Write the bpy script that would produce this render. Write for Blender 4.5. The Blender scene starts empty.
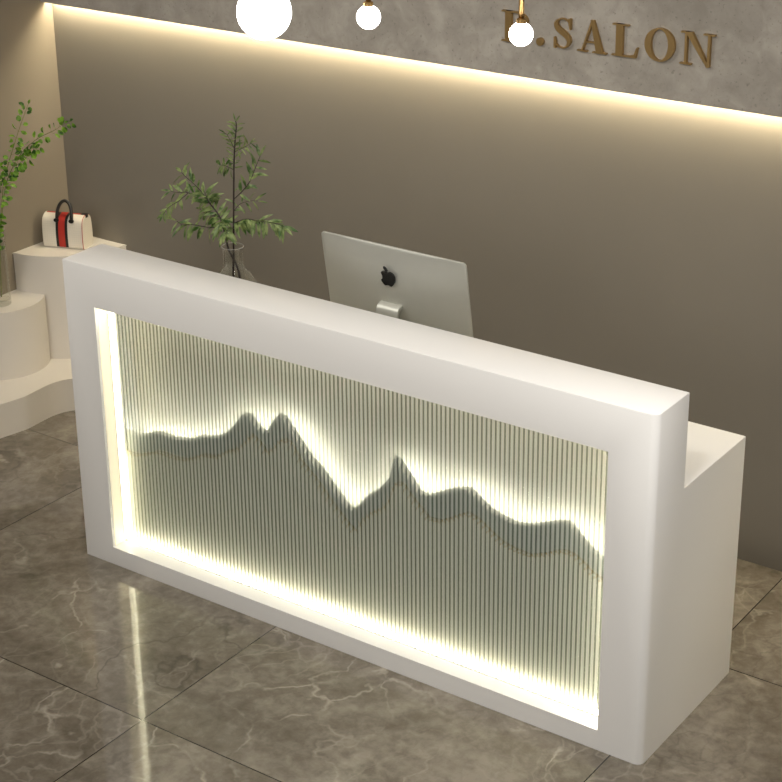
import bpy, bmesh, math, random
from mathutils import Vector, Matrix
random.seed(7)
scene = bpy.context.scene
C = scene.collection
PI = math.pi

# ------------------------------------------------------------------ helpers
def obj(name, bm, mat, parent=None, smooth=False, loc=None, angle=None):
    me = bpy.data.meshes.new(name)
    bmesh.ops.recalc_face_normals(bm, faces=bm.faces[:]); bm.normal_update()
    if smooth:
        for f in bm.faces: f.smooth = True
        if angle is not None:
            for e in bm.edges:
                if len(e.link_faces) == 2 and e.calc_face_angle(0) > angle: e.smooth = False
    bm.to_mesh(me); bm.free()
    mats = mat if isinstance(mat, (list, tuple)) else [mat]
    for m in mats: me.materials.append(m)
    o = bpy.data.objects.new(name, me); C.objects.link(o)
    if parent: o.parent = parent
    if loc: o.location = loc
    return o

def thing(name, label, cat, loc=(0, 0, 0), rotz=0, group=None):
    o = bpy.data.objects.new(name, None); C.objects.link(o)
    o.empty_display_size = .05
    o.location = loc; o.rotation_euler = (0, 0, rotz)
    return tag(o, label, cat, group)

def tag(o, label, cat, group=None):
    o['label'] = label; o['category'] = cat
    if group: o['group'] = group
    return o

def structure(o):
    o['kind'] = 'structure'; return o

def box(bm, a, b, mi=0):
    (x0, y0, z0), (x1, y1, z1) = a, b
    v = [bm.verts.new(p) for p in ((x0,y0,z0),(x1,y0,z0),(x1,y1,z0),(x0,y1,z0),(x0,y0,z1),(x1,y0,z1),(x1,y1,z1),(x0,y1,z1))]
    fs = []
    for ids in ((0,3,2,1),(4,5,6,7),(0,1,5,4),(1,2,6,5),(2,3,7,6),(3,0,4,7)):
        f = bm.faces.new([v[i] for i in ids]); f.material_index = mi; fs.append(f)
    return v, fs

def prism(bm, pts, lo, hi, axis='z', smooth_side=False):
    """extrude a 2D outline; axis z: (x,y); axis y: (x,z); axis x: (y,z)"""
    def P(p, h):
        return {'z': (p[0], p[1], h), 'y': (p[0], h, p[1]), 'x': (h, p[0], p[1])}[axis]
    a = [bm.verts.new(P(p, lo)) for p in pts]; b = [bm.verts.new(P(p, hi)) for p in pts]
    n = len(pts)
    f0 = bm.faces.new(a); f1 = bm.faces.new(b[::-1])
    for i in range(n):
        f = bm.faces.new((a[i], a[(i+1) % n], b[(i+1) % n], b[i])); f.smooth = smooth_side
    bmesh.ops.triangulate(bm, faces=[f0, f1])

def bevel(bm, w, seg=2, sel=None):
    es = [e for e in bm.edges if (sel(e) if sel else (len(e.link_faces) == 2 and e.calc_face_angle(0) > .5))]
    bmesh.ops.bevel(bm, geom=es, offset=w, segments=seg, profile=.5, affect='EDGES')

def lathe(bm, prof, seg=40, centre=(0, 0, 0), close=True):
    rings = []
    for r, z in prof:
        if r < 1e-6: rings.append([bm.verts.new((centre[0], centre[1], centre[2]+z))]); continue
        rings.append([bm.verts.new((centre[0]+r*math.cos(2*PI*k/seg), centre[1]+r*math.sin(2*PI*k/seg), centre[2]+z)) for k in range(seg)])
    for a, b in zip(rings, rings[1:]):
        for k in range(seg):
            k2 = (k+1) % seg
            if len(a) == 1 and len(b) == 1: continue
            if len(a) == 1: bm.faces.new((a[0], b[k], b[k2]))
            elif len(b) == 1: bm.faces.new((a[k], a[k2], b[0]))
            else: bm.faces.new((a[k], a[k2], b[k2], b[k]))

def tube(bm, pts, rad, seg=8):
    pts = [Vector(p) for p in pts]; n = len(pts)
    rs = rad if isinstance(rad, (list, tuple)) else [rad]*n
    up = None; rings = []
    for i, p in enumerate(pts):
        t = (pts[min(i+1, n-1)] - pts[max(i-1, 0)]).normalized()
        if up is None:
            up = t.orthogonal().normalized()
        up = (up - t*up.dot(t)).normalized(); s = t.cross(up)
        rings.append([bm.verts.new(p + (up*math.cos(2*PI*k/seg) + s*math.sin(2*PI*k/seg))*rs[i]) for k in range(seg)])
    for a, b in zip(rings, rings[1:]):
        for k in range(seg):
            bm.faces.new((a[k], a[(k+1) % seg], b[(k+1) % seg], b[k])).smooth = True
    bm.faces.new(rings[0][::-1]); bm.faces.new(rings[-1])

def catmull(pts, sub=5):
    pts = [Vector(p) for p in pts]; out = []
    for i in range(len(pts)-1):
        p0 = pts[max(i-1, 0)]; p1 = pts[i]; p2 = pts[i+1]; p3 = pts[min(i+2, len(pts)-1)]
        for k in range(sub):
            t = k/sub
            out.append(.5*((2*p1) + (p2-p0)*t + (2*p0-5*p1+4*p2-p3)*t*t + (3*p1-p0-3*p2+p3)*t**3))
    out.append(pts[-1]); return out

# ------------------------------------------------------------------ materials
class NT:
    def __init__(self, name):
        self.m = bpy.data.materials.new(name); self.m.use_nodes = True
        self.t = self.m.node_tree; self.n = self.t.nodes; self.l = self.t.links
        self.b = self.n['Principled BSDF']; self.out = self.n['Material Output']
    def new(self, typ, **kw):
        nd = self.n.new(typ)
        for k, v in kw.items():
            if k in nd.inputs: nd.inputs[k].default_value = v
            else: setattr(nd, k, v)
        return nd
    def link(self, a, b): self.l.new(a, b)
    def math(self, op, a, b=None, c=None):
        nd = self.n.new('ShaderNodeMath'); nd.operation = op
        for i, v in enumerate((a, b, c)):
            if v is None: continue
            if isinstance(v, (int, float)): nd.inputs[i].default_value = v
            else: self.l.new(v, nd.inputs[i])
        return nd.outputs[0]
    def ramp(self, src, stops, interp='LINEAR'):
        r = self.n.new('ShaderNodeValToRGB'); r.color_ramp.interpolation = interp
        el = r.color_ramp.elements
        while len(el) < len(stops): el.new(.5)
        for e, (p, c) in zip(el, stops):
            e.position = p; e.color = (c, c, c, 1) if isinstance(c, (int, float)) else (*c, 1)
        self.l.new(src, r.inputs[0]); return r.outputs[0]
    def mix(self, fac, a, b, blend='MIX'):
        nd = self.n.new('ShaderNodeMix'); nd.data_type = 'RGBA'; nd.blend_type = blend
        for sock, v in ((nd.inputs[0], fac), (nd.inputs[6], a), (nd.inputs[7], b)):
            if isinstance(v, (int, float)): sock.default_value = v
            elif isinstance(v, tuple): sock.default_value = (*v, 1)
            else: self.l.new(v, sock)
        return nd.outputs[2]
    def coords(self): return self.new('ShaderNodeTexCoord').outputs['Object']
    def bump(self, h, strength, dist=.002):
        b = self.new('ShaderNodeBump'); b.inputs['Strength'].default_value = strength; b.inputs['Distance'].default_value = dist
        self.link(h, b.inputs['Height']); self.link(b.outputs[0], self.b.inputs['Normal'])
    def noise(self, vec, scale, detail=4, rough=.5, dist=0):
        nd = self.new('ShaderNodeTexNoise'); nd.inputs['Scale'].default_value = scale; nd.inputs['Detail'].default_value = detail
        nd.inputs['Roughness'].default_value = rough; nd.inputs['Distortion'].default_value = dist
        self.link(vec, nd.inputs['Vector']); return nd.outputs['Fac']

def srgb(r, g, b):
    f = lambda c: (c/255/12.92) if c/255 <= .04045 else ((c/255+.055)/1.055)**2.4
    return (f(r), f(g), f(b))

def plain(name, col, rough=.5, metal=0, spec=.5, var=.06, scale=40, bump=0):
    m = NT(name); co = m.coords(); n = m.noise(co, scale, 4)
    a = tuple(c*(1-var) for c in col); b = tuple(min(1, c*(1+var)) for c in col)
    m.link(m.mix(n, a, b), m.b.inputs['Base Color'])
    m.b.inputs['Roughness'].default_value = rough; m.b.inputs['Metallic'].default_value = metal
    m.b.inputs['Specular IOR Level'].default_value = spec
    if bump: m.bump(n, bump)
    return m.m

def emit(name, col, strength):
    m = NT(name); m.b.inputs['Base Color'].default_value = (*col, 1)
    m.b.inputs['Emission Color'].default_value = (*col, 1); m.b.inputs['Emission Strength'].default_value = strength
    return m.m

M = {}
M['lacquer'] = plain('white_lacquer', (.80, .79, .765), .32, spec=.4, var=.01, scale=3)
M['plinth'] = plain('cream_plinth_paint', (.62, .582, .525), .6, var=.015, scale=4)
M['wall'] = plain('taupe_wall_paint', (.215, .193, .155), .75, spec=.25, var=.03, scale=6)
M['wall_side'] = plain('beige_wall_paint', (.222, .190, .145), .75, spec=.25, var=.03, scale=6)
M['ceiling'] = plain('ceiling_paint', (.6, .57, .52), .8)
M['brass'] = plain('brushed_brass', (.52, .33, .13), .34, metal=1, var=.05)
M['gold'] = plain('bronze_gold', (.52, .35, .15), .36, metal=.9, var=.05)
M['aluminium'] = plain('satin_aluminium', (.52, .52, .47), .5, metal=.7, var=.02)
M['black_gloss'] = plain('black_gloss', (.004, .004, .004), .25)
M['screen'] = plain('screen_glass', (.01, .01, .012), .08)
M['black_leather'] = plain('black_leather', (.012, .011, .010), .38, scale=200, bump=.2)
M['red_canvas'] = plain('red_canvas', (.40, .020, .011), .6, scale=200)
M['stem'] = plain('dark_bark', (.022, .014, .011), .6)
M['green_stem'] = plain('green_stem', (.12, .15, .04), .6)
M['ochre'] = plain('ochre_rim_glow', (.42, .30, .13), .5)
M['led'] = emit('warm_led', (1.0, .90, .70), 26)
M['globe'] = emit('opal_globe', (1.0, .96, .90), 14)
M['led_side_fill'] = emit('added_side_led', (1.0, .90, .66), 10)
M['led_front_fill'] = emit('added_front_led', (1.0, .93, .78), 42)
M['reveal_glow'] = emit('added_reveal_glow', (1.0, .92, .70), .30)
M['cove'] = emit('cove_led', (1.0, .87, .62), 100)
M['led_ridge'] = emit('ridge_led', (1.0, .95, .86), 48)
M['backboard'] = plain('cream_backboard', (.60, .58, .51), .7, var=.01)
M['mountain_dark'] = plain('slate_green_board', (.46, .485, .465), .6, var=.03)
M['mountain_pale'] = plain('sage_board', (.64, .64, .57), .6, var=.03)

def concrete():
    m = NT('concrete'); co = m.coords()
    a = m.noise(co, 3.5, 8, .62, .4); b = m.noise(co, 14, 6, .6, .8); c = m.noise(co, 90, 3, .6)
    v = m.math('ADD', m.math('MULTIPLY', a, .6), m.math('MULTIPLY', b, .4))
    col = m.ramp(v, [(.36, (.27, .247, .212)), (.5, (.34, .313, .272)), (.62, (.42, .39, .343))])
    pits = m.ramp(c, [(.30, .72), (.38, 1.)])
    m.link(m.mix(1., col, pits, 'MULTIPLY'), m.b.inputs['Base Color'])
    m.b.inputs['Roughness'].default_value = .8; m.b.inputs['Specular IOR Level'].default_value = .25
    m.bump(v, .25, .004); return m.m
M['concrete'] = concrete()

def bag_leather():
    m = NT('cream_embossed_leather'); co = m.coords()
    ck = m.new('ShaderNodeMapping'); ck.inputs['Rotation'].default_value = (0, PI/4, 0); ck.inputs['Scale'].default_value = (150, 150, 150)
    m.link(co, ck.inputs['Vector'])
    w = m.new('ShaderNodeTexChecker'); w.inputs['Scale'].default_value = 1
    m.link(ck.outputs[0], w.inputs['Vector'])
    m.link(m.mix(w.outputs['Fac'], (.665, .62, .535), (.70, .65, .56)), m.b.inputs['Base Color'])
    m.b.inputs['Roughness'].default_value = .5; m.bump(w.outputs['Fac'], .1, .0005); return m.m
M['bag'] = bag_leather()

def leaf_mat(name, dark, light, scale=30):
    m = NT(name); co = m.coords(); n = m.noise(co, scale, 2)
    col = m.ramp(n, [(.36, dark), (.62, light)])
    m.link(col, m.b.inputs['Base Color']); m.b.inputs['Roughness'].default_value = .5
    tr = m.new('ShaderNodeBsdfTranslucent'); m.link(col, tr.inputs['Color'])
    mx = m.new('ShaderNodeMixShader'); mx.inputs[0].default_value = .3
    m.link(m.b.outputs[0], mx.inputs[1]); m.link(tr.outputs[0], mx.inputs[2]); m.link(mx.outputs[0], m.out.inputs[0])
    return m.m
M['willow_leaf'] = leaf_mat('willow_leaf', (.04, .095, .016), (.27, .34, .125), 34)
M['round_leaf'] = leaf_mat('round_leaf', (.015, .075, .005), (.20, .40, .03), 38)

def clear_glass():
    m = NT('clear_glass')
    tr = m.new('ShaderNodeBsdfTransparent'); tr.inputs[0].default_value = (.975, .98, .97, 1)
    gl = m.new('ShaderNodeBsdfGlossy'); gl.inputs['Roughness'].default_value = .03
    lw = m.new('ShaderNodeLayerWeight'); lw.inputs[0].default_value = .10
    mx = m.new('ShaderNodeMixShader'); m.link(lw.outputs['Facing'], mx.inputs[0])
    m.link(tr.outputs[0], mx.inputs[1]); m.link(gl.outputs[0], mx.inputs[2]); m.link(mx.outputs[0], m.out.inputs[0]); return m.m
M['glass'] = clear_glass()

def reeded_glass():
    m = NT('reeded_glass')
    rf = m.new('ShaderNodeBsdfGlass'); rf.inputs['IOR'].default_value = 1.42; rf.inputs['Roughness'].default_value = .02
    rf.inputs['Color'].default_value = (.97, .98, .965, 1)
    tr = m.new('ShaderNodeBsdfTransparent'); tr.inputs[0].default_value = (.97, .98, .965, 1)
    mx = m.new('ShaderNodeMixShader'); mx.inputs[0].default_value = .42
    m.link(rf.outputs[0], mx.inputs[1]); m.link(tr.outputs[0], mx.inputs[2]); m.link(mx.outputs[0], m.out.inputs[0]); return m.m
M['reeded'] = reeded_glass()
def rib_seam_shade():  # groove seam plus dark edge reflections, tinted into one flank of each rib
    m = NT('shaded_rib_seam'); a = m.new('ShaderNodeBsdfTransparent'); a.inputs[0].default_value = (.42, .45, .41, 1)
    g_ = m.new('ShaderNodeBsdfGlass'); g_.inputs['IOR'].default_value = 1.42; g_.inputs['Color'].default_value = (.45, .48, .43, 1); g_.inputs['Roughness'].default_value = .02
    mx = m.new('ShaderNodeMixShader'); mx.inputs[0].default_value = .6
    m.link(g_.outputs[0], mx.inputs[1]); m.link(a.outputs[0], mx.inputs[2]); m.link(mx.outputs[0], m.out.inputs[0]); return m.m
M['rib_seam_shade'] = rib_seam_shade()
def rib_highlight():  # white highlight along each rib, painted as a pale translucent band
    m = NT('painted_rib_highlight'); a = m.new('ShaderNodeBsdfTransparent'); a.inputs[0].default_value = (.97, .98, .96, 1)
    t_ = m.new('ShaderNodeBsdfTranslucent'); t_.inputs[0].default_value = (.95, .95, .9, 1)
    d_ = m.new('ShaderNodeBsdfDiffuse'); d_.inputs[0].default_value = (.9, .9, .86, 1)
    m1 = m.new('ShaderNodeMixShader'); m1.inputs[0].default_value = .35; m.link(t_.outputs[0], m1.inputs[1]); m.link(d_.outputs[0], m1.inputs[2])
    mx = m.new('ShaderNodeMixShader'); mx.inputs[0].default_value = .45
    m.link(m1.outputs[0], mx.inputs[1]); m.link(a.outputs[0], mx.inputs[2]); m.link(mx.outputs[0], m.out.inputs[0]); return m.m
M['rib_highlight'] = rib_highlight()
def pane_back():
    m = NT('clear_pane_back'); tr = m.new('ShaderNodeBsdfTransparent'); tr.inputs[0].default_value = (.98, .99, .98, 1)
    m.link(tr.outputs[0], m.out.inputs[0]); return m.m
M['pane_back'] = pane_back()

def marble():
    m = NT('grey_marble_tiles'); geo = m.new('ShaderNodeNewGeometry').outputs['Position']
    sep = m.new('ShaderNodeSeparateXYZ'); m.link(geo, sep.inputs[0])
    P = 1.2345
    u = m.math('DIVIDE', m.math('ADD', sep.outputs[0], .381+10*P), P); v = m.math('DIVIDE', m.math('ADD', sep.outputs[1], .632+10*P), P)
    fu = m.math('FRACT', u); fv = m.math('FRACT', v)
    du = m.math('MINIMUM', fu, m.math('SUBTRACT', 1., fu)); dv = m.math('MINIMUM', fv, m.math('SUBTRACT', 1., fv))
    d = m.math('MINIMUM', du, dv); grout = m.math('LESS_THAN', d, .0016)
    comb = m.new('ShaderNodeCombineXYZ'); m.link(m.math('FLOOR', u), comb.inputs[0]); m.link(m.math('FLOOR', v), comb.inputs[1])
    wn = m.new('ShaderNodeTexWhiteNoise'); m.link(comb.outputs[0], wn.inputs['Vector'])
    off = m.new('ShaderNodeVectorMath'); off.operation = 'SCALE'; off.inputs[3].default_value = 9
    m.link(wn.outputs['Color'], off.inputs[0])
    add = m.new('ShaderNodeVectorMath'); add.operation = 'ADD'; m.link(geo, add.inputs[0]); m.link(off.outputs[0], add.inputs[1])
    co = add.outputs[0]
    # warp
    wnz = m.new('ShaderNodeTexNoise'); wnz.inputs['Scale'].default_value = 2.4; wnz.inputs['Detail'].default_value = 5; m.link(co, wnz.inputs['Vector'])
    wsub = m.new('ShaderNodeVectorMath'); wsub.operation = 'MULTIPLY_ADD'; wsub.inputs[1].default_value = (.55, .55, .55)
    m.link(wnz.outputs['Color'], wsub.inputs[0]); m.link(co, wsub.inputs[2]); wc = wsub.outputs[0]
    base = m.noise(co, 2.2, 8, .62, .8); fine = m.noise(co, 22, 6, .65, .3)
    bv = m.math('ADD', m.math('MULTIPLY', base, .62), m.math('MULTIPLY', fine, .38))
    col = m.ramp(bv, [(.36, (.090, .076, .056)), (.5, (.150, .130, .101)), (.63, (.240, .212, .172))])
    def veins(scale, width, seedoff, mask_lo, mask_hi):
        mp = m.new('ShaderNodeMapping'); mp.inputs['Location'].default_value = seedoff; mp.inputs['Rotation'].default_value = (0, 0, .6)
        mp.inputs['Scale'].default_value = (1, .55, 1); m.link(wc, mp.inputs['Vector'])
        vo = m.new('ShaderNodeTexVoronoi'); vo.feature = 'DISTANCE_TO_EDGE'; vo.inputs['Scale'].default_value = scale; m.link(mp.outputs[0], vo.inputs['Vector'])
        line = m.ramp(vo.outputs['Distance'], [(0, 1.), (width, 0.)])
        mk = m.noise(mp.outputs[0], 1.7, 3); mask = m.ramp(mk, [(mask_lo, 0.), (mask_hi, 1.)])
        return m.math('MULTIPLY', line, mask)
    w1 = veins(1.5, .017, (3, 1, 0), .46, .62); w2 = veins(4.2, .030, (7, 5, 0), .47, .62); w3 = veins(9, .05, (2, 9, 0), .50, .64); dk = veins(2.3, .018, (1, 8, 0), .46, .6); dk2 = veins(6, .03, (11, 2, 0), .52, .7)
    brk = m.ramp(m.noise(wc, 9, 4, .6), [(.42, .12), (.58, 1.)])
    col = m.mix(m.math('MULTIPLY', m.math('MAXIMUM', dk, m.math('MULTIPLY', dk2, .5)), .6), col, (.06, .05, .038))
    col = m.mix(m.math('MULTIPLY', m.math('MULTIPLY', w1, brk), .75), col, (.46, .42, .36))
    col = m.mix(m.math('MULTIPLY', m.math('MULTIPLY', w2, brk), .6), col, (.42, .38, .32))
    col = m.mix(m.math('MULTIPLY', w3, .26), col, (.36, .32, .27))
    col = m.mix(grout, col, (.02, .017, .013))
    m.link(col, m.b.inputs['Base Color'])
    m.link(m.math('ADD', m.math('MULTIPLY', fine, .05), .035), m.b.inputs['Roughness'])
    m.b.inputs['Specular IOR Level'].default_value = .8
    bp = m.math('MULTIPLY', grout, -1.); m.bump(bp, .15, .001)
    return m.m
M['marble'] = marble()

# ------------------------------------------------------------------ room
XL, YW, ZC = -1.268, 1.249, 3.4
YF = 1.186      # face of the concrete bulkhead
bm = bmesh.new(); box(bm, (XL-.12, -6, -.1), (6.5, YW+.12, 0)); structure(obj('floor', bm, M['marble']))
bm = bmesh.new(); box(bm, (XL-.12, YW, 0), (6.5, YW+.12, ZC)); structure(obj('wall_back', bm, M['wall']))
bm = bmesh.new(); box(bm, (XL-.12, -6, 0), (XL, YW, ZC)); structure(obj('wall_left', bm, M['wall_side']))
bm = bmesh.new(); box(bm, (XL-.12, -6, ZC), (6.5, YW+.12, ZC+.1)); structure(obj('ceiling', bm, M['ceiling']))
bm = bmesh.new(); box(bm, (XL, YF, 1.604), (6.5, YW-.034, ZC)); bevel(bm, .002, 1)
structure(obj('trim_1', bm, M['concrete']))
# hidden LED channel under the bulkhead, in the gap to the wall
bm = bmesh.new(); box(bm, (XL+.01, YW-.031, 1.622), (6.4, YW-.005, 1.632))
cv = obj('light_strip', bm, M['cove']); tag(cv, 'warm linear LED strip glowing behind the lower edge of the concrete panel', 'light strip')

# ------------------------------------------------------------------ plinths at the left
def arc(cx, cy, r, a0, a1, n):
    return [(cx+r*math.cos(math.radians(a0+(a1-a0)*k/n)), cy+r*math.sin(math.radians(a0+(a1-a0)*k/n))) for k in range(n+1)]
g = .001
ZB = .145
R1 = .336
# tall quarter-round in the corner
RX, RY = .326, .338
pts = [(XL+g, YW-g)] + [(XL+g+RX*math.sin(PI/2*k/40), YW-g-RY*math.cos(PI/2*k/40)) for k in range(41)]
bm = bmesh.new(); prism(bm, pts, ZB, .60); bevel(bm, .003, 2, lambda e: len(e.link_faces) == 2 and e.calc_face_angle(0) > .8)
tag(obj('display_plinth', bm, M['plinth'], smooth=True, angle=.5), 'tall quarter-round cream plinth in the corner, under the handbag', 'plinth')
# middle half-round, cut by the tall one
cx, cy, r2 = XL, .802, .196
mid = [p for p in arc(cx, cy, r2, -90, 90, 60) if p[0] >= XL+g-1e-6 and math.hypot(p[0]-XL-g, p[1]-YW+g) > R1+.0015]
a_end = mid[-1]
ang = math.degrees(math.atan2(a_end[1]-YW+g, a_end[0]-XL-g))
mid[0] = (XL+g, mid[0][1])
mid += arc(XL+g, YW-g, R1+.0015, ang, -90, 16)[1:]
bm = bmesh.new(); prism(bm, mid, ZB, .435); bevel(bm, .003, 2, lambda e: len(e.link_faces) == 2 and e.calc_face_angle(0) > .8)
tag(obj('display_plinth', bm, M['plinth'], smooth=True, angle=.5), 'mid-height half-round cream plinth under the clear cylinder vase', 'plinth')
# low wavy base
ctrl = [(XL+g, .10, 0), (-1.15, .13, 0), (-1.04, .22, 0), (-.965, .36, 0), (-.955, .474, 0), (-.942, .54, 0), (-.930, .607, 0), (-.934, .68, 0), (-.935, .755, 0),
        (-.915, .82, 0), (-.86, .875, 0), (-.78, .91, 0), (-.69, .96, 0), (-.63, 1.05, 0), (-.60, 1.15, 0), (-.595, YW-g, 0)]
pts = [(p.x, p.y) for p in catmull(ctrl, 6)] + [(XL+g, YW-g)]
bm = bmesh.new(); prism(bm, pts, 0, ZB-.001); tag(obj('display_plinth', bm, M['plinth'], smooth=True, angle=.5), 'low cream platform with a wavy front edge, on the marble floor', 'plinth')

# ------------------------------------------------------------------ reception desk
L, T, D, H, H2 = 2.186, .186, .585, 1.10, .811
X0, X1, Z0, Z1 = .133, 2.043, .067, .957
desk = thing('reception_desk', 'long white lacquered reception desk with a lit ribbed-glass front', 'desk', (0, 0, 0))
bm = bmesh.new()
prof = [(0, 0), (D, 0), (D, H2), (T, H2), (T, H), (0, H)]
a = [bm.verts.new((0, y, z)) for y, z in prof]; b = [bm.verts.new((L, y, z)) for y, z in prof]
bm.faces.new(a); bm.faces.new(b[::-1])
for i in range(6): bm.faces.new((a[i], a[(i+1) % 6], b[(i+1) % 6], b[i]))
bmesh.ops.recalc_face_normals(bm, faces=bm.faces[:])
def edge_sel(e, fn): return all(fn(v.co) for v in e.verts)
big = [e for e in bm.edges if edge_sel(e, lambda c: c.y < .001 and c.x > L-.001)]
bmesh.ops.bevel(bm, geom=big, offset=.024, segments=8, profile=.5, affect='EDGES')
for f in bm.faces: f.smooth = False
bevel(bm, .0035, 2, lambda e: len(e.link_faces) == 2 and e.calc_face_angle(0) > 1.2 and max(v.co.z for v in e.verts) > .01)
body = obj('body', bm, M['lacquer'], desk, smooth=True, angle=.45)
def cutter(a, b):
    bm = bmesh.new(); box(bm, a, b); return obj('cutter', bm, M['lacquer'])
for a, b in (((X0, -.05, Z0), (X1, T-.012, Z1)), ((.06, T+.03, -.02), (L-.06, D+.05, H2-.04))):
    c = cutter(a, b)
    md = body.modifiers.new('cut', 'BOOLEAN'); md.operation = 'DIFFERENCE'; md.solver = 'EXACT'; md.object = c
    bpy.context.view_layer.update()
    dg = bpy.context.evaluated_depsgraph_get()
    me = bpy.data.meshes.new_from_object(body.evaluated_get(dg))
    body.modifiers.clear(); body.data = me
    bpy.data.objects.remove(c)

# boards inside the light box
e_ = .0008
bm = bmesh.new(); box(bm, (X0+e_, T-.020, Z0+e_), (X1-e_, T-.0125, Z1-e_)); obj('backboard', bm, M['backboard'], desk)
R1P = [(.079,.463),(.113,.476),(.15,.478),(.192,.478),(.234,.486),(.262,.503),(.295,.513),(.331,.515),(.362,.509),(.402,.516),(.443,.525),(.484,.553),(.514,.554),(.554,.568),(.59,.588),(.621,.618),(.653,.662),(.675,.682),(.70,.681),(.724,.659),(.755,.636),(.768,.646),(.79,.684),(.82,.716),(.844,.712),(.863,.689),(.898,.65),(.948,.594),(.986,.57),(1.036,.517),(1.067,.488),(1.101,.459),(1.125,.484),(1.164,.53),(1.203,.562),(1.241,.607),(1.253,.658),(1.265,.692),(1.28,.689),(1.301,.665),(1.331,.633),(1.36,.598),(1.385,.592),(1.422,.612),(1.475,.641),(1.518,.657),(1.539,.66),(1.567,.642),(1.616,.613),(1.661,.6),(1.703,.593),(1.753,.605),(1.803,.627),(1.846,.646),(1.872,.651),(1.899,.634),(1.929,.604),(1.959,.585),(1.995,.564),(2.05,.545)]
R2P = [(.08,.39),(.148,.406),(.195,.407),(.247,.425),(.289,.445),(.326,.447),(.37,.445),(.424,.452),(.465,.471),(.497,.491),(.536,.494),(.563,.501),(.599,.529),(.647,.55),(.687,.593),(.709,.62),(.737,.603),(.769,.572),(.799,.595),(.824,.626),(.849,.64),(.869,.635),(.907,.582),(.965,.536),(1.023,.475),(1.08,.421),(1.115,.393),(1.147,.442),(1.182,.477),(1.228,.508),(1.248,.541),(1.263,.587),(1.282,.612),(1.305,.612),(1.33,.582),(1.367,.549),(1.396,.524),(1.44,.527),(1.483,.55),(1.518,.574),(1.54,.584),(1.575,.574),(1.617,.547),(1.659,.523),(1.704,.514),(1.755,.511),(1.806,.53),(1.842,.551),(1.871,.56),(1.898,.559),(1.928,.543),(1.961,.518),(1.994,.506),(2.05,.49)]
def clipx(P):
    out = []
    for (x, z), (x2, z2) in zip(P, P[1:]):
        lo, hi = X0+e_, X1-e_
        if x < lo < x2: out.append((lo, z+(z2-z)*(lo-x)/(x2-x)))
        if lo <= x <= hi: out.append((x, z))
        if x < hi < x2: out.append((hi, z+(z2-z)*(hi-x)/(x2-x)))
    return out
r1, r2 = clipx(R1P), clipx(R2P)
def board(name, ridge, y0, y1, mat):
    bm = bmesh.new(); n = len(ridge)
    rows = [[bm.verts.new((x, y, z)) for x, z in ridge] for y in (y0, y1)]
    low = [[bm.verts.new((x, y, Z0+e_)) for x, z in ridge] for y in (y0, y1)]
    for i in range(n-1):
        bm.faces.new((low[0][i], low[0][i+1], rows[0][i+1], rows[0][i]))
        bm.faces.new((low[1][i+1], low[1][i], rows[1][i], rows[1][i+1]))
        bm.faces.new((rows[0][i], rows[0][i+1], rows[1][i+1], rows[1][i]))
        bm.faces.new((low[0][i+1], low[0][i], low[1][i], low[1][i+1]))
    for i in (0, n-1):
        bm.faces.new((low[0][i], rows[0][i], rows[1][i], low[1][i]))
    return obj(name, bm, mat, desk)
board('mountain_panel', r1, .102, .107, M['mountain_dark'])['label'] = 'taller slate grey-green mountain silhouette'
board('mountain_panel', r2, .094, .099, M['mountain_pale'])['label'] = 'lower sage mountain silhouette in front'
# light lines: behind the ridge, and round the box
bm = bmesh.new()
def ridge_z(x):
    for (xa, za), (xb, zb) in zip(r1, r1[1:]):
        if xa <= x <= xb: return za+(zb-za)*(x-xa)/(xb-xa)
    return r1[0][1] if x < r1[0][0] else r1[-1][1]
hid = []
for k in range(96):
    x = X0+.01+(X1-X0-.02)*k/95
    hid.append((x, .118, min(ridge_z(x+d*.004) for d in range(-6, 7))-.020))
tube(bm, hid, .004, 6)
obj('light_strip', bm, M['led_ridge'], desk)['label'] = 'light line following the ridge'
bm = bmesh.new(); box(bm, (X0+.01, .071, Z0+.002), (X1-.01, .084, Z0+.006)); obj('light_strip', bm, M['led'], desk)['label'] = 'light line along the bottom'
bm = bmesh.new(); box(bm, (X0+.0008, .0695, Z0+.01), (X0+.0022, .0905, Z1-.01)); obj('light_strip', bm, M['led_side_fill'], desk)['label'] = 'added upright light line at the left end'  # added to brighten the left reveal and streak the floor
bm = bmesh.new(); box(bm, (X1-.0125, .077, Z0+.01), (X1-.010, .081, Z1-.01)); obj('light_strip', bm, M['led'], desk)['label'] = 'upright light line at the right end'
bm = bmesh.new(); box(bm, (X0+.02, .022, Z1-.004), (X1-.02, .030, Z1-.0008)); obj('light_strip', bm, M['led_front_fill'], desk)['label'] = 'added light line hidden under the top of the frame'  # added out of view to brighten the reveals and rib fronts
bm = bmesh.new(); box(bm, (X1-.004, .022, Z0+.02), (X1-.0008, .030, Z1-.02)); obj('light_strip', bm, M['led_front_fill'], desk)['label'] = 'added upright light line hidden inside the right of the frame'  # added out of view, lights the ribs from the right
bm = bmesh.new(); box(bm, (X0+.0003, .012, Z0+.001), (X0+.0012, .053, Z1-.001)); obj('reveal_glow_strip', bm, M['reveal_glow'], desk)['label'] = 'added cream glow over the left reveal, in place of halo light'  # added emissive sheet, halo light on the reveal put into its glow
# gold rim light on the lower silhouette, painted as a thin ochre line
bm = bmesh.new(); P_ = [(x, z) for x, z in r2]

q_ = [[bm.verts.new(p) for p in ((x, .0915, z+.0004), (x, .0915, z-.0045), (x, .0937, z-.0045), (x, .0937, z+.0004))] for x, z in P_]
for a_, b_ in zip(q_, q_[1:]):
    for k in range(4): bm.faces.new((a_[k], b_[k], b_[(k+1) % 4], a_[(k+1) % 4]))
bm.faces.new(q_[0]); bm.faces.new(q_[-1][::-1]); obj('edge_glow_line', bm, M['ochre'], desk)
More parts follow.
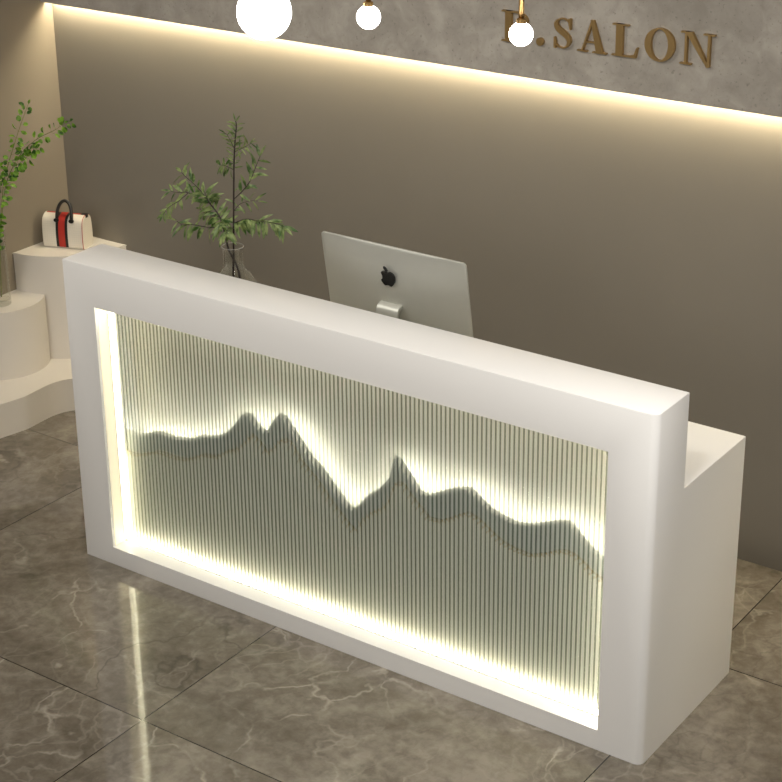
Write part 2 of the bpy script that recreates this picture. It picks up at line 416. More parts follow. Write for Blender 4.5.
# reeded glass
NR = 122; GW = (X1-X0-.002)/NR; SAG = .0062; RS = 10; yb, yf = .067, .061
front = []
for i in range(NR):
    for k in range(RS):
        a = PI*k/RS; hw = GW/2
        front.append((X0+.001+GW*i+hw-hw*math.cos(a), yf-SAG*math.sin(a)))
front.append((X1-.001, yf))
bm = bmesh.new(); cols = []
for x, y in front: cols.append([bm.verts.new(p) for p in ((x, y, Z0+e_), (x, y, Z1-e_), (x, yb, Z1-e_), (x, yb, Z0+e_))])
for i, (a, b) in enumerate(zip(cols, cols[1:])):
    f = bm.faces.new((a[0], b[0], b[1], a[1])); f.smooth = True; k = i % RS
    f.material_index = 2 if k >= RS-3 else 3 if k == RS-5 else 0
    for p, q, mi in ((1, 2, 0), (2, 3, 1), (3, 0, 0)):
        f = bm.faces.new((a[p], b[p], b[q], a[q])); f.material_index = mi
bm.faces.new(cols[0]); bm.faces.new(cols[-1][::-1])
bmesh.ops.recalc_face_normals(bm, faces=bm.faces[:]); bm.normal_update()
for e in bm.edges:
    if len(e.link_faces) == 2 and e.calc_face_angle(0) > .7: e.smooth = False
obj('ribbed_glass_panel', bm, [M['reeded'], M['pane_back'], M['rib_seam_shade'], M['rib_highlight']], desk)

# ------------------------------------------------------------------ sign
sign = thing('wall_sign', 'bronze raised serif capital letters on the concrete panel', 'sign', (1.35, YF, 1.72))
def letter(polys, x0, x1, zb, name='letter', cap=.1045, label=None):
    bm = bmesh.new()
    for k, pl in enumerate(polys):
        pts = [(x0+(x1-x0)*p[0]-1.35, zb+cap*p[1]-1.72) for p in pl]
        prism(bm, pts, -.014+k*.00004, -.0005, 'y')
    o = obj(name, bm, M['gold'], sign); return o
def rect(a, b, c, d): return [(a, b), (c, b), (c, d), (a, d)]
def ring_quads(cx, cy, ro, rob, ri, rib, a0, a1, n=28):
    out = []
    for k in range(n):
        t0 = math.radians(a0+(a1-a0)*k/n); t1 = math.radians(a0+(a1-a0)*(k+1)/n)
        out.append([(cx+ro*math.cos(t0), cy+rob*math.sin(t0)), (cx+ro*math.cos(t1), cy+rob*math.sin(t1)),
                    (cx+ri*math.cos(t1), cy+rib*math.sin(t1)), (cx+ri*math.cos(t0), cy+rib*math.sin(t0))])
    return out
def ring_letter(extra, rings, *a, **k):
    """solid extruded ring pieces plus plain pieces, in one mesh"""
    x0, x1, zb = a; cap = .1045; bm = bmesh.new()
    for j, pl in enumerate(extra):
        prism(bm, [(x0+(x1-x0)*p[0]-1.35, zb+cap*p[1]-1.72) for p in pl], -.014+j*.00004, -.0005, 'y')
    for q in rings:
        prism(bm, [(x0+(x1-x0)*p[0]-1.35, zb+cap*p[1]-1.72) for p in q], -.01405, -.0005, 'y')
    bmesh.ops.remove_doubles(bm, verts=bm.verts[:], dist=1e-6)
    # drop the inner walls shared by neighbouring ring pieces
    seen = {}
    for f in bm.faces:
        key = tuple(sorted(v.index for v in f.verts)); seen.setdefault(key, []).append(f)
    return obj('letter', bm, M['gold'], sign)
th = .045
# P
ring_letter([rect(.14, 0, .38, 1), rect(0, 0, .52, th), rect(0, 1-th, .6, 1), rect(.38, .46, .6, .46+th)],
            ring_quads(.56, .73, .44, .27, .19, .228, -90, 90), .955, 1.056, 1.7215)
# dot
bm = bmesh.new(); lathe(bm, [(0, .0005), (.0135, .0005), (.0135, .012), (.012, .014), (0, .014)], 24)
for v in bm.verts: v.co = Vector((v.co.x, -v.co.z, v.co.y))
obj('full_stop', bm, M['gold'], sign, smooth=True, angle=.6, loc=(1.104-1.35, 0, 1.7355-1.72))
# S : stroke of changing width
def s_shape():
    import bisect
    ctl = [((.84,.80),.02),((.74,.91),.022),((.50,.965),.03),((.27,.90),.07),((.19,.77),.125),((.28,.64),.15),((.50,.53),.16),((.72,.42),.15),((.83,.27),.125),((.74,.11),.07),((.50,.035),.03),((.26,.09),.022),((.13,.22),.02)]
    P = catmull([(p[0], p[1], w) for p, w in ctl], 5); out = []
    L_, R_ = [], []
    for i, p in enumerate(P):
        t = P[min(i+1, len(P)-1)]-P[max(i-1, 0)]; asp = .77
        tx, ty = t.x*asp, t.y; ln = math.hypot(tx, ty); nx, ny = -ty/ln, tx/ln; w = max(p.z, .02)*.53
        L_.append((p.x+nx*w/asp, p.y+ny*w)); R_.append((p.x-nx*w/asp, p.y-ny*w))
    return [[L_[i], L_[i+1], R_[i+1], R_[i]] for i in range(len(P)-1)]
ring_letter([[(.80,.99),(.90,.99),(.90,.64),(.86,.64),(.80,.80)], [(.10,.01),(.20,.01),(.20,.20),(.14,.36),(.10,.36)]], s_shape(), 1.151, 1.229, 1.7225)
# A
ring_letter([[(.13,0),(.19,0),(.50,.90),(.46,1.0)], [(.66,0),(.90,0),(.54,1.02),(.44,1.02)], rect(.26,.30,.72,.30+th), rect(0,0,.34,th), rect(.52,0,1.0,th)], [], 1.248, 1.356, 1.7245)
# L
ring_letter([rect(.15,0,.41,1), rect(0,0,.9,th), rect(0,1-th,.62,1), [(.62,th*.9),(.93,.0),(1.0,.33),(.95,.33),(.86,.10)]], [], 1.376, 1.470, 1.7265)
# O
ring_letter([], ring_quads(.5, .5, .5, .515, .29, .475, 0, 360, 48), 1.494, 1.600, 1.7285)
# N
ring_letter([rect(.13,0,.20,1), rect(.80,0,.87,1), [(.13,1),(.33,1),(.87,0),(.80,-.02)], rect(0,0,.34,th), rect(0,1-th,.24,1), rect(.66,1-th,1.0,1)], [], 1.620, 1.738, 1.7305)

# ------------------------------------------------------------------ pendants
PY = -.25
def pendant(x, z, r, label):
    t = thing('pendant_lamp', label, 'lamp', (x, PY, z-r), group='globe pendant lamps')
    bm = bmesh.new(); bmesh.ops.create_uvsphere(bm, u_segments=40, v_segments=24, radius=r)
    obj('globe', bm, M['globe'], t, smooth=True, loc=(0, 0, r))
    bm = bmesh.new(); cr = min(.0125, r*.4); zc = r+math.sqrt(r*r-cr*cr)-.001
    lathe(bm, [(0, 0), (cr, 0), (cr, .010), (cr*.75, .013), (0, .013)], 24)
    obj('globe_cap', bm, M['brass'], t, smooth=True, angle=.5, loc=(0, 0, zc))
    bm = bmesh.new(); top = ZC-.02-(z-r)
    tube(bm, [(0, 0, zc+.012), (0, 0, top)], .0068, 14)
    obj('rod', bm, M['brass'], t)
    bm = bmesh.new(); lathe(bm, [(0, -.02), (.045, -.02), (.05, -.012), (.05, 0), (0, 0)], 32)
    obj('ceiling_canopy', bm, M['brass'], t, smooth=True, angle=.5, loc=(0, 0, top+.0195))
pendant(1.110, 2.084, .0722, 'large white globe pendant, largest of the hanging lamps')
pendant(1.450, 2.110, .0306, 'small white globe pendant on brass rod, in the middle of the three')
pendant(1.899, 2.121, .0290, 'small white globe pendant on brass rod, hanging in front of the sign')

# ------------------------------------------------------------------ all-in-one computer
mon = thing('desktop_computer', 'silver all-in-one desktop computer seen from behind on the desk', 'computer', (1.10, .40, H2))
W2 = .272; HH = .37; TILT = math.radians(9)
# local frame of the display: origin at top centre of its back, tilt about x
Mt = Matrix.Translation((1.097-1.10, .326-.40, 1.26-H2)) @ Matrix.Rotation(TILT, 4, 'X')
def rrect(w, h, r, n=6):
    out = []
    for (cx, cz, a0) in ((w-r, -r, 0), (-w+r, -r, 90), (-w+r, -h+r, 180), (w-r, -h+r, 270)):
        for k in range(n+1):
            a = math.radians(a0+90*k/n); out.append((cx+r*math.cos(a), cz+r*math.sin(a)))
    return out
bm = bmesh.new()
base_ring = rrect(W2, HH, .013); ring = []
for p, q in zip(base_ring, base_ring[1:]+base_ring[:1]):
    m_ = max(1, int(math.hypot(q[0]-p[0], q[1]-p[1])/.03))
    ring += [(p[0]+(q[0]-p[0])*k/m_, p[1]+(q[1]-p[1])*k/m_) for k in range(m_)]
n = len(ring); cz = -HH/2; rings = []
def bulge(x, z): return -.027*(1-abs(x/W2)**2.2)*(1-abs((z-cz)/(HH/2))**2.2)
lev = [(1, .006), (1, .0015), (.994, 0)] + [(.994-.0496*k, None) for k in range(1, 20)]
for s, y in lev:
    rings.append([bm.verts.new((x*s, bulge(x*s, cz+(z-cz)*s) if y is None else y, cz+(z-cz)*s)) for x, z in ring])
for a_, b_ in zip(rings, rings[1:]):
    for k in range(n): bm.faces.new((a_[k], a_[(k+1) % n], b_[(k+1) % n], b_[k]))
bm.faces.new(rings[0][::-1]); bm.faces.new(rings[-1])
bm.transform(Mt); obj('display_housing', bm, M['aluminium'], mon, smooth=True, angle=.7)
bm = bmesh.new(); prism(bm, rrect(W2-.004, HH-.06, .008), .0062, .0075, 'y'); bm.transform(Mt @ Matrix.Translation((0, 0, -.004)))
obj('screen', bm, M['screen'], mon)
# stand
bm = bmesh.new()
path = [(-.045, -.205), (-.062, -.200), (-.073, -.204), (-.079, -.214), (-.080, -.228)]
P3 = [(Mt @ Vector((0, y, z))) for y, z in ((-.020, -.188), (-.036, -.187), (-.046, -.190), (-.052, -.197), (-.055, -.208))]
P3 = [(p.y, p.z) for p in P3] + [(-.100, .12), (-.098, .03), (-.088, .011), (-.07, .004), (.07, .003)]
th_ = .005; half = .044
top, bot = [], []
for i, p in enumerate(P3):
    a_ = P3[max(i-1, 0)]; b_ = P3[min(i+1, len(P3)-1)]; tx, tz = b_[0]-a_[0], b_[1]-a_[1]; ln = math.hypot(tx, tz)
    nx, nz = -tz/ln, tx/ln; top.append((p[0]+nx*th_, max(.0, p[1]+nz*th_))); bot.append((p[0]-nx*th_, max(0.0002, p[1]-nz*th_)))
pl = top+bot[::-1]
xa, xb = -.004-.040, -.004+.040
A0 = [[bm.verts.new((x, p[0], p[1])) for p in top] for x in (xa, xb)]; B0 = [[bm.verts.new((x, p[0], p[1])) for p in bot] for x in (xa, xb)]
for i in range(len(top)-1):
    bm.faces.new((A0[0][i], A0[1][i], A0[1][i+1], A0[0][i+1])); bm.faces.new((B0[0][i+1], B0[1][i+1], B0[1][i], B0[0][i]))
    for k in (0, 1): bm.faces.new((A0[k][i], A0[k][i+1], B0[k][i+1], B0[k][i]))
for i in (0, len(top)-1): bm.faces.new((A0[0][i], B0[0][i], B0[1][i], A0[1][i]))
obj('stand', bm, M['aluminium'], mon, smooth=True, angle=.6)
# logo on the back (fruit with bite, mirrored as in the picture)
def bez(p0, p1, p2, p3, n=8):
    out = []
    for k in range(1, n+1):
        t = k/n; a = (1-t)**3; b = 3*(1-t)**2*t; c = 3*(1-t)*t*t; d = t**3
        out.append((a*p0[0]+b*p1[0]+c*p2[0]+d*p3[0], a*p0[1]+b*p1[1]+c*p2[1]+d*p3[1]))
    return out
def relpath(start, segs):
    pts = [start]; cur = start
    for s in segs:
        c = [(cur[0]+s[i], cur[1]+s[i+1]) for i in (0, 2, 4)]
        pts += bez(cur, *c); cur = c[2]
    return pts
fruit = relpath((12.152, 6.896), [(-.948,0,-2.415,-1.078,-3.96,-1.04),(-2.04,.027,-3.91,1.183,-4.961,3.014),(-2.117,3.675,-.546,9.103,1.519,12.09),(1.013,1.454,2.208,3.09,3.792,3.039),(1.52,-.065,2.09,-.987,3.935,-.987),(1.831,0,2.35,.987,3.96,.948),(1.637,-.026,2.676,-1.48,3.676,-2.948),(1.156,-1.688,1.636,-3.325,1.662,-3.415),(-.039,-.013,-3.182,-1.221,-3.22,-4.857),(-.026,-3.04,2.48,-4.494,2.597,-4.559),(-1.429,-2.09,-3.623,-2.324,-4.39,-2.376),(-2,-.156,-3.675,1.09,-4.61,1.09)])
leafp = relpath((15.53, 3.83), [(.843,-1.012,1.4,-2.427,1.245,-3.83),(-1.207,.052,-2.662,.805,-3.532,1.818),(-.78,.896,-1.454,2.338,-1.273,3.714),(1.338,.104,2.715,-.688,3.559,-1.701)])
bm = bmesh.new(); sc = .0027
for pth in (fruit, leafp):
    q = [(-(x-12)*sc, -(z-12)*sc) for x, z in pth][:-1]
    prism(bm, q, -.0335, -.0285, 'y')
bm.transform(Mt @ Matrix.Translation((-.0035, .003, -.089)))
obj('logo', bm, M['black_gloss'], mon)

# ------------------------------------------------------------------ leaves
def leaf(bm, base, d, up, ln, w, fold=.18, droop=.15, round_=False):
    d = Vector(d).normalized(); up = Vector(up); s = d.cross(up)
    if s.length < 1e-3: s = d.orthogonal()
    s.normalize(); up = s.cross(d).normalized(); base = Vector(base)
    prof = [(0, .06), (.18, .62), (.42, 1), (.68, .78), (.88, .36), (1, .02)] if not round_ else [(0, .12), (.2, .78), (.45, 1), (.7, .88), (.9, .48), (1, .04)]
    Ls, Ms, Rs = [], [], []
    for t, k in prof:
        c = base + d*(ln*t) - up*(ln*droop*t*t); hw = w*.5*k
        Ms.append(bm.verts.new(c)); Ls.append(bm.verts.new(c-s*hw+up*hw*fold*2)); Rs.append(bm.verts.new(c+s*hw+up*hw*fold*2))
    for i in range(len(prof)-1):
        bm.faces.new((Ms[i], Ms[i+1], Ls[i+1], Ls[i])); bm.faces.new((Rs[i], Rs[i+1], Ms[i+1], Ms[i]))

def rnd(a): return random.uniform(-a, a)
def leafy(bm, path, spacing, ln, w, start=.0, hang=.5, spread=.9, tip=True, lmul=None):
    P = [Vector(p) for p in path]
    seg = [(P[i+1]-P[i]).length for i in range(len(P)-1)]; tot = sum(seg)
    s = start*tot; side = 1; k = 0
    while s < tot:
        a = s; i = 0
        while i < len(seg)-1 and a > seg[i]: a -= seg[i]; i += 1
        p = P[i].lerp(P[i+1], min(1, a/seg[i])); t = (P[i+1]-P[i]).normalized()
        view = Vector((.45, -.8, .35))
        sd = t.cross(view).normalized()*side
        d = t*random.uniform(.35, .9)+sd*spread*random.uniform(.6, 1.1)+Vector((rnd(.35), rnd(.35), rnd(.2)-hang))
        m = (1 if lmul is None else lmul(s/tot))*random.uniform(.75, 1.15)
        leaf(bm, p, d, Vector((rnd(.6)+.3, -.6+rnd(.5), .8)), ln*m*1.05, w*m*random.uniform(.8, 1.15), droop=random.uniform(.05, .3))
        side = -side; s += spacing*.55*random.uniform(.6, 1.4)
    if tip:
        t = (P[-1]-P[-2]).normalized(); leaf(bm, P[-1], t+Vector((0, 0, -hang*.3)), Vector((.2, -.6, .8)), ln*.9, w*.8)

BR = {
 'A':[(.4345,.35,.83),(.4345,.35,1.025),(.439,.35,1.096),(.455,.35,1.357),(.464,.35,1.46),(.476,.35,1.538),(.474,.35,1.557)],
 'B':[(.490,.325,.83),(.492,.322,.95),(.480,.328,1.035),(.460,.335,1.075),(.430,.338,1.115),(.405,.355,1.146),(.381,.37,1.181),(.357,.38,1.21),(.313,.39,1.239),(.277,.40,1.258)],
 'b1':[(.282,.4,1.256),(.252,.41,1.272),(.213,.42,1.287),(.174,.43,1.299),(.145,.44,1.308)],
 'b2':[(.282,.4,1.256),(.227,.392,1.26),(.205,.385,1.263),(.177,.377,1.259),(.155,.37,1.262)],
 'b2b':[(.225,.38,1.265),(.2,.36,1.238),(.172,.34,1.217),(.161,.32,1.192)],
 'b3':[(.381,.37,1.174),(.331,.35,1.173),(.281,.33,1.178),(.257,.31,1.178),(.251,.29,1.196)],
 'b4':[(.357,.38,1.205),(.284,.405,1.193),(.229,.43,1.196)],
 'b5':[(.302,.4,1.235),(.315,.37,1.27),(.322,.355,1.29)],
 'b6':[(.381,.37,1.185),(.40,.33,1.205),(.43,.30,1.21)],
 'a1':[(.448,.35,1.209),(.51,.338,1.238),(.567,.326,1.246),(.627,.314,1.256),(.684,.302,1.26),(.705,.296,1.259)],
 'a2':[(.45,.35,1.251),(.463,.367,1.273),(.492,.383,1.284),(.515,.395,1.285)],
 'a3':[(.452,.35,1.292),(.481,.358,1.321),(.51,.366,1.359),(.529,.374,1.406),(.544,.382,1.445)],
 'a4':[(.463,.35,1.453),(.516,.337,1.48),(.561,.323,1.505)],
 'a5':[(.458,.35,1.392),(.403,.37,1.392),(.37,.385,1.385)],
 'a6':[(.462,.35,1.466),(.452,.335,1.508),(.447,.328,1.518)],
 'a7':[(.447,.35,1.19),(.45,.32,1.20),(.47,.28,1.195)],
}
CP = {k: catmull(v, 4) for k, v in BR.items()}
def taper(n, a, b): return [a+(b-a)*i/(n-1) for i in range(n)]
# upright branch
t = thing('leafy_branch', 'upright narrow-leaved green branch in the round glass vase', 'branch', (.4345, .35, .83))
def rel(P, o): return [Vector(p)-Vector(o) for p in P]
o0 = (.4345, .35, .83)
bm = bmesh.new(); tube(bm, rel(CP['A'], o0), taper(len(CP['A']), .0042, .0014), 7)
for k, r in (('a1', .0016), ('a2', .0012), ('a3', .0018), ('a4', .0012), ('a5', .0013), ('a6', .001), ('a7', .001)):
    tube(bm, rel(CP[k], o0), taper(len(CP[k]), r, r*.5), 5)
obj('stem', bm, M['stem'], t)
bm = bmesh.new()
leafy(bm, rel(CP['a1'], o0), .013, .050, .0125, .0, .75)
leafy(bm, rel(CP['a2'], o0), .018, .040, .008, .1, .3)
leafy(bm, rel(CP['a3'], o0), .020, .046, .013, .15, .0)
leafy(bm, rel(CP['a4'], o0), .016, .034, .007, .2, .1)
leafy(bm, rel(CP['a5'], o0), .011, .044, .011, .1, .35)
leafy(bm, rel(CP['a6'], o0), .012, .028, .006, .2, 0)
leafy(bm, rel(CP['a7'], o0), .012, .046, .012, .0, .7)
leafy(bm, rel(CP['A'], o0), .011, .030, .007, .80, 0, 1.0)
leafy(bm, rel(CP['A'], o0), .060, .032, .007, .48, .2, .8, False)
obj('foliage', bm, M['willow_leaf'], t, smooth=True)
# slanting branch
t = thing('leafy_branch', 'leaning narrow-leaved branch spreading left from the round glass vase', 'branch', (.490, .325, .83))
o0 = (.490, .325, .83)
bm = bmesh.new(); tube(bm, rel(CP['B'], o0), taper(len(CP['B']), .0042, .0022), 7)
for k, r in (('b1', .0018), ('b2', .0018), ('b2b', .0014), ('b3', .0018), ('b4', .0016), ('b5', .0012), ('b6', .001)):
    tube(bm, rel(CP[k], o0), taper(len(CP[k]), r, r*.5), 5)
obj('stem', bm, M['stem'], t)
bm = bmesh.new()
leafy(bm, rel(CP['b1'], o0), .022, .052, .0135, .1, .1)
leafy(bm, rel(CP['b2'], o0), .018, .042, .011, .1, .3)
leafy(bm, rel(CP['b2b'], o0), .011, .034, .010, .2, .5)
leafy(bm, rel(CP['b3'], o0), .016, .054, .0125, .1, .9)
leafy(bm, rel(CP['b4'], o0), .013, .050, .012, .0, .5)
leafy(bm, rel(CP['b5'], o0), .012, .058, .0145, .0, .0)
leafy(bm, rel(CP['b6'], o0), .012, .045, .012, .0, .5)
leafy(bm, rel(CP['B'], o0), .011, .052, .013, .74, .3, 1.0)
obj('foliage', bm, M['willow_leaf'], t, smooth=True)

# ------------------------------------------------------------------ vases
t = tag(obj('glass_vase', (lambda bm: (lathe(bm, [(0.0, 0), (0.0638, 0), (0.081, 0.012), (0.09, 0.06), (0.0885, 0.12), (0.078, 0.18), (0.0585, 0.216), (0.0405, 0.236), (0.0338, 0.25), (0.033, 0.262), (0.033, 0.29), (0.0356, 0.309), (0.0371, 0.312), (0.0356, 0.3145), (0.0334, 0.311), (0.0315, 0.29), (0.0315, 0.262), (0.0323, 0.249), (0.039, 0.234), (0.057, 0.214), (0.0765, 0.178), (0.087, 0.12), (0.0885, 0.06), (0.0795, 0.016), (0.0622, 0.006), (0.0, 0.006)], 48), bm)[1])(bmesh.new()), M['glass'], smooth=True, loc=(.437, .35, H2+.001)),
        'clear round-bellied glass vase with a narrow neck, standing behind the desk ledge', 'vase')
cxv, cyv = -1.200, .760
t = tag(obj('glass_vase', (lambda bm: (lathe(bm, [(0, 0), (.042, 0), (.045, .003), (.0455, .32), (.0445, .322), (.0430, .32), (.0425, .022), (0, .020)], 48), bm)[1])(bmesh.new()), M['glass'], smooth=True, angle=.7, loc=(cxv, cyv, .4355)),
        'tall clear cylinder vase on the half-round plinth at the left edge', 'vase')

def glass_rim():
    m = NT('glass_rim'); a = m.new('ShaderNodeBsdfTransparent'); b = m.new('ShaderNodeBsdfDiffuse'); b.inputs[0].default_value = (.85, .84, .80, 1)
    mx = m.new('ShaderNodeMixShader'); mx.inputs[0].default_value = .30
    m.link(a.outputs[0], mx.inputs[1]); m.link(b.outputs[0], mx.inputs[2]); m.link(mx.outputs[0], m.out.inputs[0]); return m.m
M['rim'] = glass_rim()
for v_, r_, z_ in ((bpy.data.objects['glass_vase'], .0357, .3145), (bpy.data.objects['glass_vase.001'], .0443, .322)):
    bm = bmesh.new(); P_ = [(r_*math.cos(2*PI*k/48), r_*math.sin(2*PI*k/48), z_) for k in range(49)]
    tube(bm, P_, .0012, 6); obj('rim', bm, M['rim'], v_)
# eucalyptus sprigs
EU = {
 'e1':[(-1.205,.76,.465),(-1.195,.775,.66),(-1.163,.80,.922),(-1.13,.81,1.029),(-1.111,.82,1.084),(-1.092,.83,1.138),(-1.074,.84,1.188),(-1.049,.85,1.246),(-1.03,.855,1.285)],
 'e2':[(-1.195,.765,.465),(-1.183,.772,.665),(-1.16,.78,.822),(-1.114,.775,.958),(-1.051,.77,1.053),(-1.005,.765,1.102),(-.949,.76,1.149),(-.872,.755,1.198),(-.792,.75,1.236),(-.724,.745,1.275),(-.685,.74,1.295)],
 'e3':[(-1.205,.745,.465),(-1.180,.745,.682),(-1.123,.727,.844),(-1.083,.715,.958),(-1.063,.703,1.008),(-1.06,.692,1.06)],
}
labs = {'e1': 'tallest round-leaved green sprig in the cylinder vase, reaching straight up the wall',
        'e2': 'round-leaved green sprig in the cylinder vase arching furthest to the right',
        'e3': 'short round-leaved green sprig low in the cylinder vase'}
SIDE = {'e2': [[(-1.051,.77,1.053),(-1.01,.76,1.068),(-.96,.75,1.098),(-.925,.74,1.125)], [(-.949,.76,1.149),(-.90,.75,1.150),(-.87,.74,1.165)]], 'e3': [[(-1.16,.735,.76),(-1.13,.70,.80),(-1.12,.68,.84)]], 'e1': []}
for k, P0 in EU.items():
    o0 = P0[0]; t = thing('leafy_sprig', labs[k], 'sprig', o0, group='sprigs in the cylinder vase')
    P = catmull(P0, 5); bm = bmesh.new(); tube(bm, rel(P, o0), taper(len(P), .0022, .0007), 6)
    sides = [catmull(s, 4) for s in SIDE[k]]
    for s in sides: tube(bm, rel(s, o0), taper(len(s), .0010, .0005), 5)
    lf = bmesh.new()
    for j, path in enumerate([P]+sides):
        Q = rel(path, o0); acc = 0; side = 1; step = .024
        begin = (.30 if k == 'e3' else .48 if k == 'e2' else .46) if j == 0 else .1
        tot = sum((Q[i+1]-Q[i]).length for i in range(len(Q)-1)); nxt = begin*tot
        for i in range(len(Q)-1):
            d = (Q[i+1]-Q[i]); l = d.length
            while acc+l > nxt:
                p = Q[i]+d*((nxt-acc)/l); tt = d.normalized()
                sc_ = 1.0-.25*(nxt/tot)
                for sgn in (1, -1):
                    if random.random() < .14: continue
                    sd = tt.cross(Vector((.5+rnd(.6), -.8, rnd(.5)))).normalized()*sgn
                    dd = (sd*.9+tt*random.uniform(.2, .8)+Vector((rnd(.3), rnd(.4), rnd(.3)))).normalized()
                    q = p+dd*.012*random.uniform(.6, 1.4); tube(bm, [p, q], .0005, 4)
                    leaf(lf, q, dd+Vector((0, 0, -.3+rnd(.4))), Vector((rnd(.8)+.2, -.7+rnd(.6), .6+rnd(.5))), .030*sc_*random.uniform(.8, 1.2), .026*sc_*random.uniform(.7, 1.1), .2, .1, True)
                nxt += step*random.uniform(.8, 1.3)
            acc += l
        e = Q[-1]; leaf(lf, e, (Q[-1]-Q[-2]), Vector((.2, -.8, .5)), .02, .012, .2, .1, True)
    obj('stem', bm, M['green_stem'], t); obj('foliage', lf, M['round_leaf'], t, smooth=True)

# ------------------------------------------------------------------ handbag
RZ = math.atan2(.062, .173)
bag = thing('handbag', 'small cream handbag with black and red stripe and black handle, on the tall plinth', 'bag', (-1.1290, 1.070, .6008), RZ)
bag.scale = (1, 1, .955)
bw, bd, bh = .185, .088, .150     # local: x -bw/2..bw/2, front at y=0, back y=bd
def bag_prof(inset=0):
    i = inset
    P = [(i+.006, 0), (bd-i-.006, 0)]
    ctl = [(bd-i, .008), (bd-i+.002, .05), (bd-i-.001, .100), (bd-i-.010, .132), (bd*.5+.010, .147-i)]
    P += ctl + [(bd-p[0], p[1]) for p in ctl[::-1]]
    return P
prof = bag_prof()
cl = catmull([(y, z, 0) for y, z in prof[2:]], 4)
outl = [prof[0], prof[1]] + [(p.x, p.y) for p in cl]
bm = bmesh.new(); prism(bm, outl, -bw/2, bw/2, 'x'); 
obj('bag_body', bm, M['bag'], bag, smooth=True, angle=.7)
def band(name, x0, x1, off, mat):
    bm = bmesh.new()
    c = [(p[0], p[1]) for p in outl[2:]]
    def push(p, o):
        cy, cz = bd/2, .07; v = Vector((p[0]-cy, p[1]-cz)).normalized(); return (p[0]+v.x*o, p[1]+v.y*o)
    A = [push(p, off) for p in c]; B = [push(p, -.001) for p in c]
    prism(bm, A+B[::-1], x0, x1, 'x'); return obj(name, bm, mat, bag, smooth=True, angle=.5)
band('stripe', -.0145-.004, .0145-.004, .0016, M['red_canvas'])['label'] = 'red centre stripe'
band('stripe', -.0265-.004, -.0150-.004, .0014, M['black_leather'])['label'] = 'black stripe left of the red one'
band('stripe', .0150-.004, .0265-.004, .0014, M['black_leather'])['label'] = 'black stripe right of the red one'
# piping around both ends
for sx in (1,):
    bm = bmesh.new()
    P = [Vector((sx*(bw/2-.003), p[0], p[1])) for p in outl]
    P = [Vector((p.x, bd/2+(p.y-bd/2)*1.015, p.z*1.005+.0005)) for p in P]; P.append(P[0])
    tube(bm, P, .0013, 6); obj('piping', bm, M['red_canvas'], bag)['label'] = 'thin red piping round the bag end'
# zip along the top with tabs
bm = bmesh.new(); box(bm, (-bw/2+.006, bd/2-.005, .1465), (bw/2+.002, bd/2+.005, .1495)); bevel(bm, .001, 1)
obj('zip', bm, M['red_canvas'], bag)
bm = bmesh.new(); box(bm, (bw/2-.020, bd/2-.008, .1497), (bw/2+.005, bd/2+.008, .1525)); box(bm, (bw/2-.001, bd/2-.008, .138), (bw/2+.0045, bd/2+.008, .1497)); bevel(bm, .002, 2)
obj('end_tab', bm, M['black_leather'], bag)
# one top handle with a tab at each foot
yy = .008; P = []
for k in range(25):
    a = PI*k/24; P.append((.008-.033*math.cos(a), yy+.022*math.sin(a), .140+.070*math.sin(a)**.8))
P = [(-.025, yy, .128)]+P+[(.041, yy, .128)]
bm = bmesh.new(); tube(bm, P, .0072, 10); obj('handle', bm, M['black_leather'], bag)
for xx in (-.026, .042):
    bm = bmesh.new(); lathe(bm, [(0, -.004), (.011, -.004), (.012, 0), (.011, .004), (0, .004)], 16)
    for v in bm.verts: v.co = Vector((v.co.x+xx, v.co.z*.9+.002, v.co.y*.8+.128))
    obj('handle_tab', bm, M['black_leather'], bag, smooth=True, angle=.6)

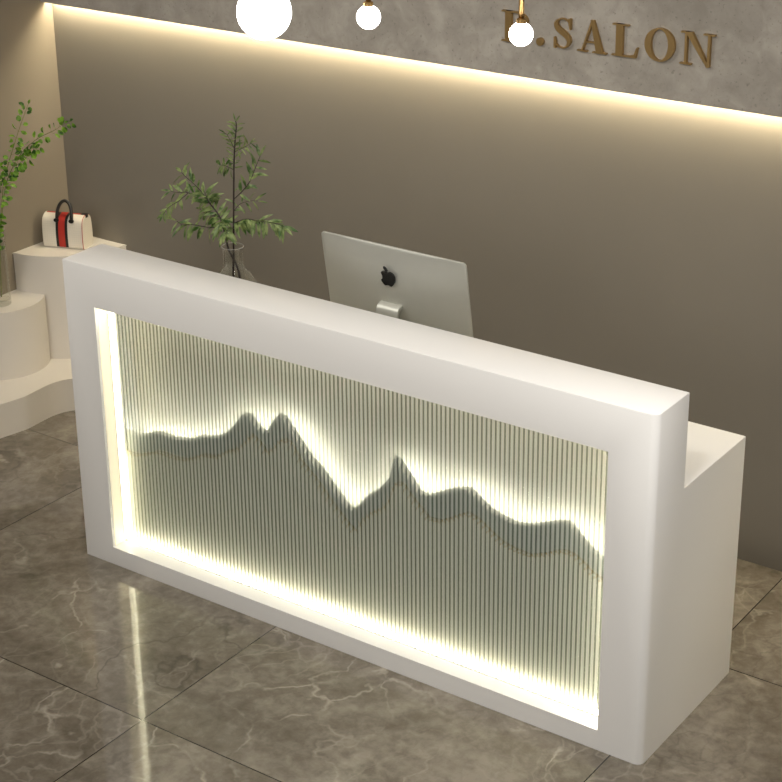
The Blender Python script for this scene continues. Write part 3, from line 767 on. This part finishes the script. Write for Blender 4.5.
# ------------------------------------------------------------------ light
def area(name, loc, target, size, power, col=(1, .93, .84), spread=PI):
    ld = bpy.data.lights.new(name, 'AREA'); ld.shape = 'DISK'; ld.size = size; ld.energy = power; ld.color = col; ld.spread = spread
    o = bpy.data.objects.new(name, ld); C.objects.link(o); o.location = loc
    o.rotation_euler = (Vector(target)-Vector(loc)).to_track_quat('-Z', 'Y').to_euler(); return o
area('unseen_downlight', (2.4, -1.6, 3.3), (1.6, 0, .8), .35, 30, (1, .96, .91))
area('unseen_downlight', (-.1, -1.2, 3.2), (-.1, .3, .7), .5, 34, (1, .96, .90))
area('room_softlight', (1.9, -3.8, 2.3), (1.1, 0, .5), 1.2, 19, (1, .96, .92))
area('unseen_downlight', (3.0, -.55, 2.45), (2.1, 0, .9), .2, 5.0, (1, .97, .93), 1.5)  # added unseen lamp below ceiling height, brightens the desk's right end
w = bpy.data.worlds.new('World'); scene.world = w; w.use_nodes = True
w.node_tree.nodes['Background'].inputs[0].default_value = (1, .95, .88, 1); w.node_tree.nodes['Background'].inputs[1].default_value = .35

# ------------------------------------------------------------------ camera
cam = bpy.data.cameras.new('camera'); co = bpy.data.objects.new('camera', cam); C.objects.link(co); scene.camera = co
yaw, pitch, roll, f = .6077131, -.3803142, -.0056797, 1743.751
fw = Vector((-math.sin(yaw)*math.cos(pitch), math.cos(yaw)*math.cos(pitch), math.sin(pitch)))
r0 = Vector((math.cos(yaw), math.sin(yaw), 0)); u0 = r0.cross(fw)
rr = r0*math.cos(roll)+u0*math.sin(roll); uu = -r0*math.sin(roll)+u0*math.cos(roll)
mw = Matrix((rr, uu, -fw)).transposed().to_4x4(); mw.translation = Vector((4.035054, -3.758009, 3.028348))
co.matrix_world = mw
cam.sensor_width = 36; cam.lens = f/782*36
cam.shift_x = -26.6904/782; cam.shift_y = -70.3266/782
cam.clip_end = 50

scene.view_settings.view_transform = 'Standard'; scene.view_settings.look = 'None'; scene.view_settings.gamma = 1
scene.view_settings.use_curve_mapping = False; scene.view_settings.exposure = 0
cy = scene.cycles
cy.use_denoising = True; cy.sample_clamp_indirect = 4; cy.max_bounces = 14; cy.transparent_max_bounces = 16; cy.transmission_bounces = 10
cy.diffuse_bounces = 5; cy.blur_glossy = .3
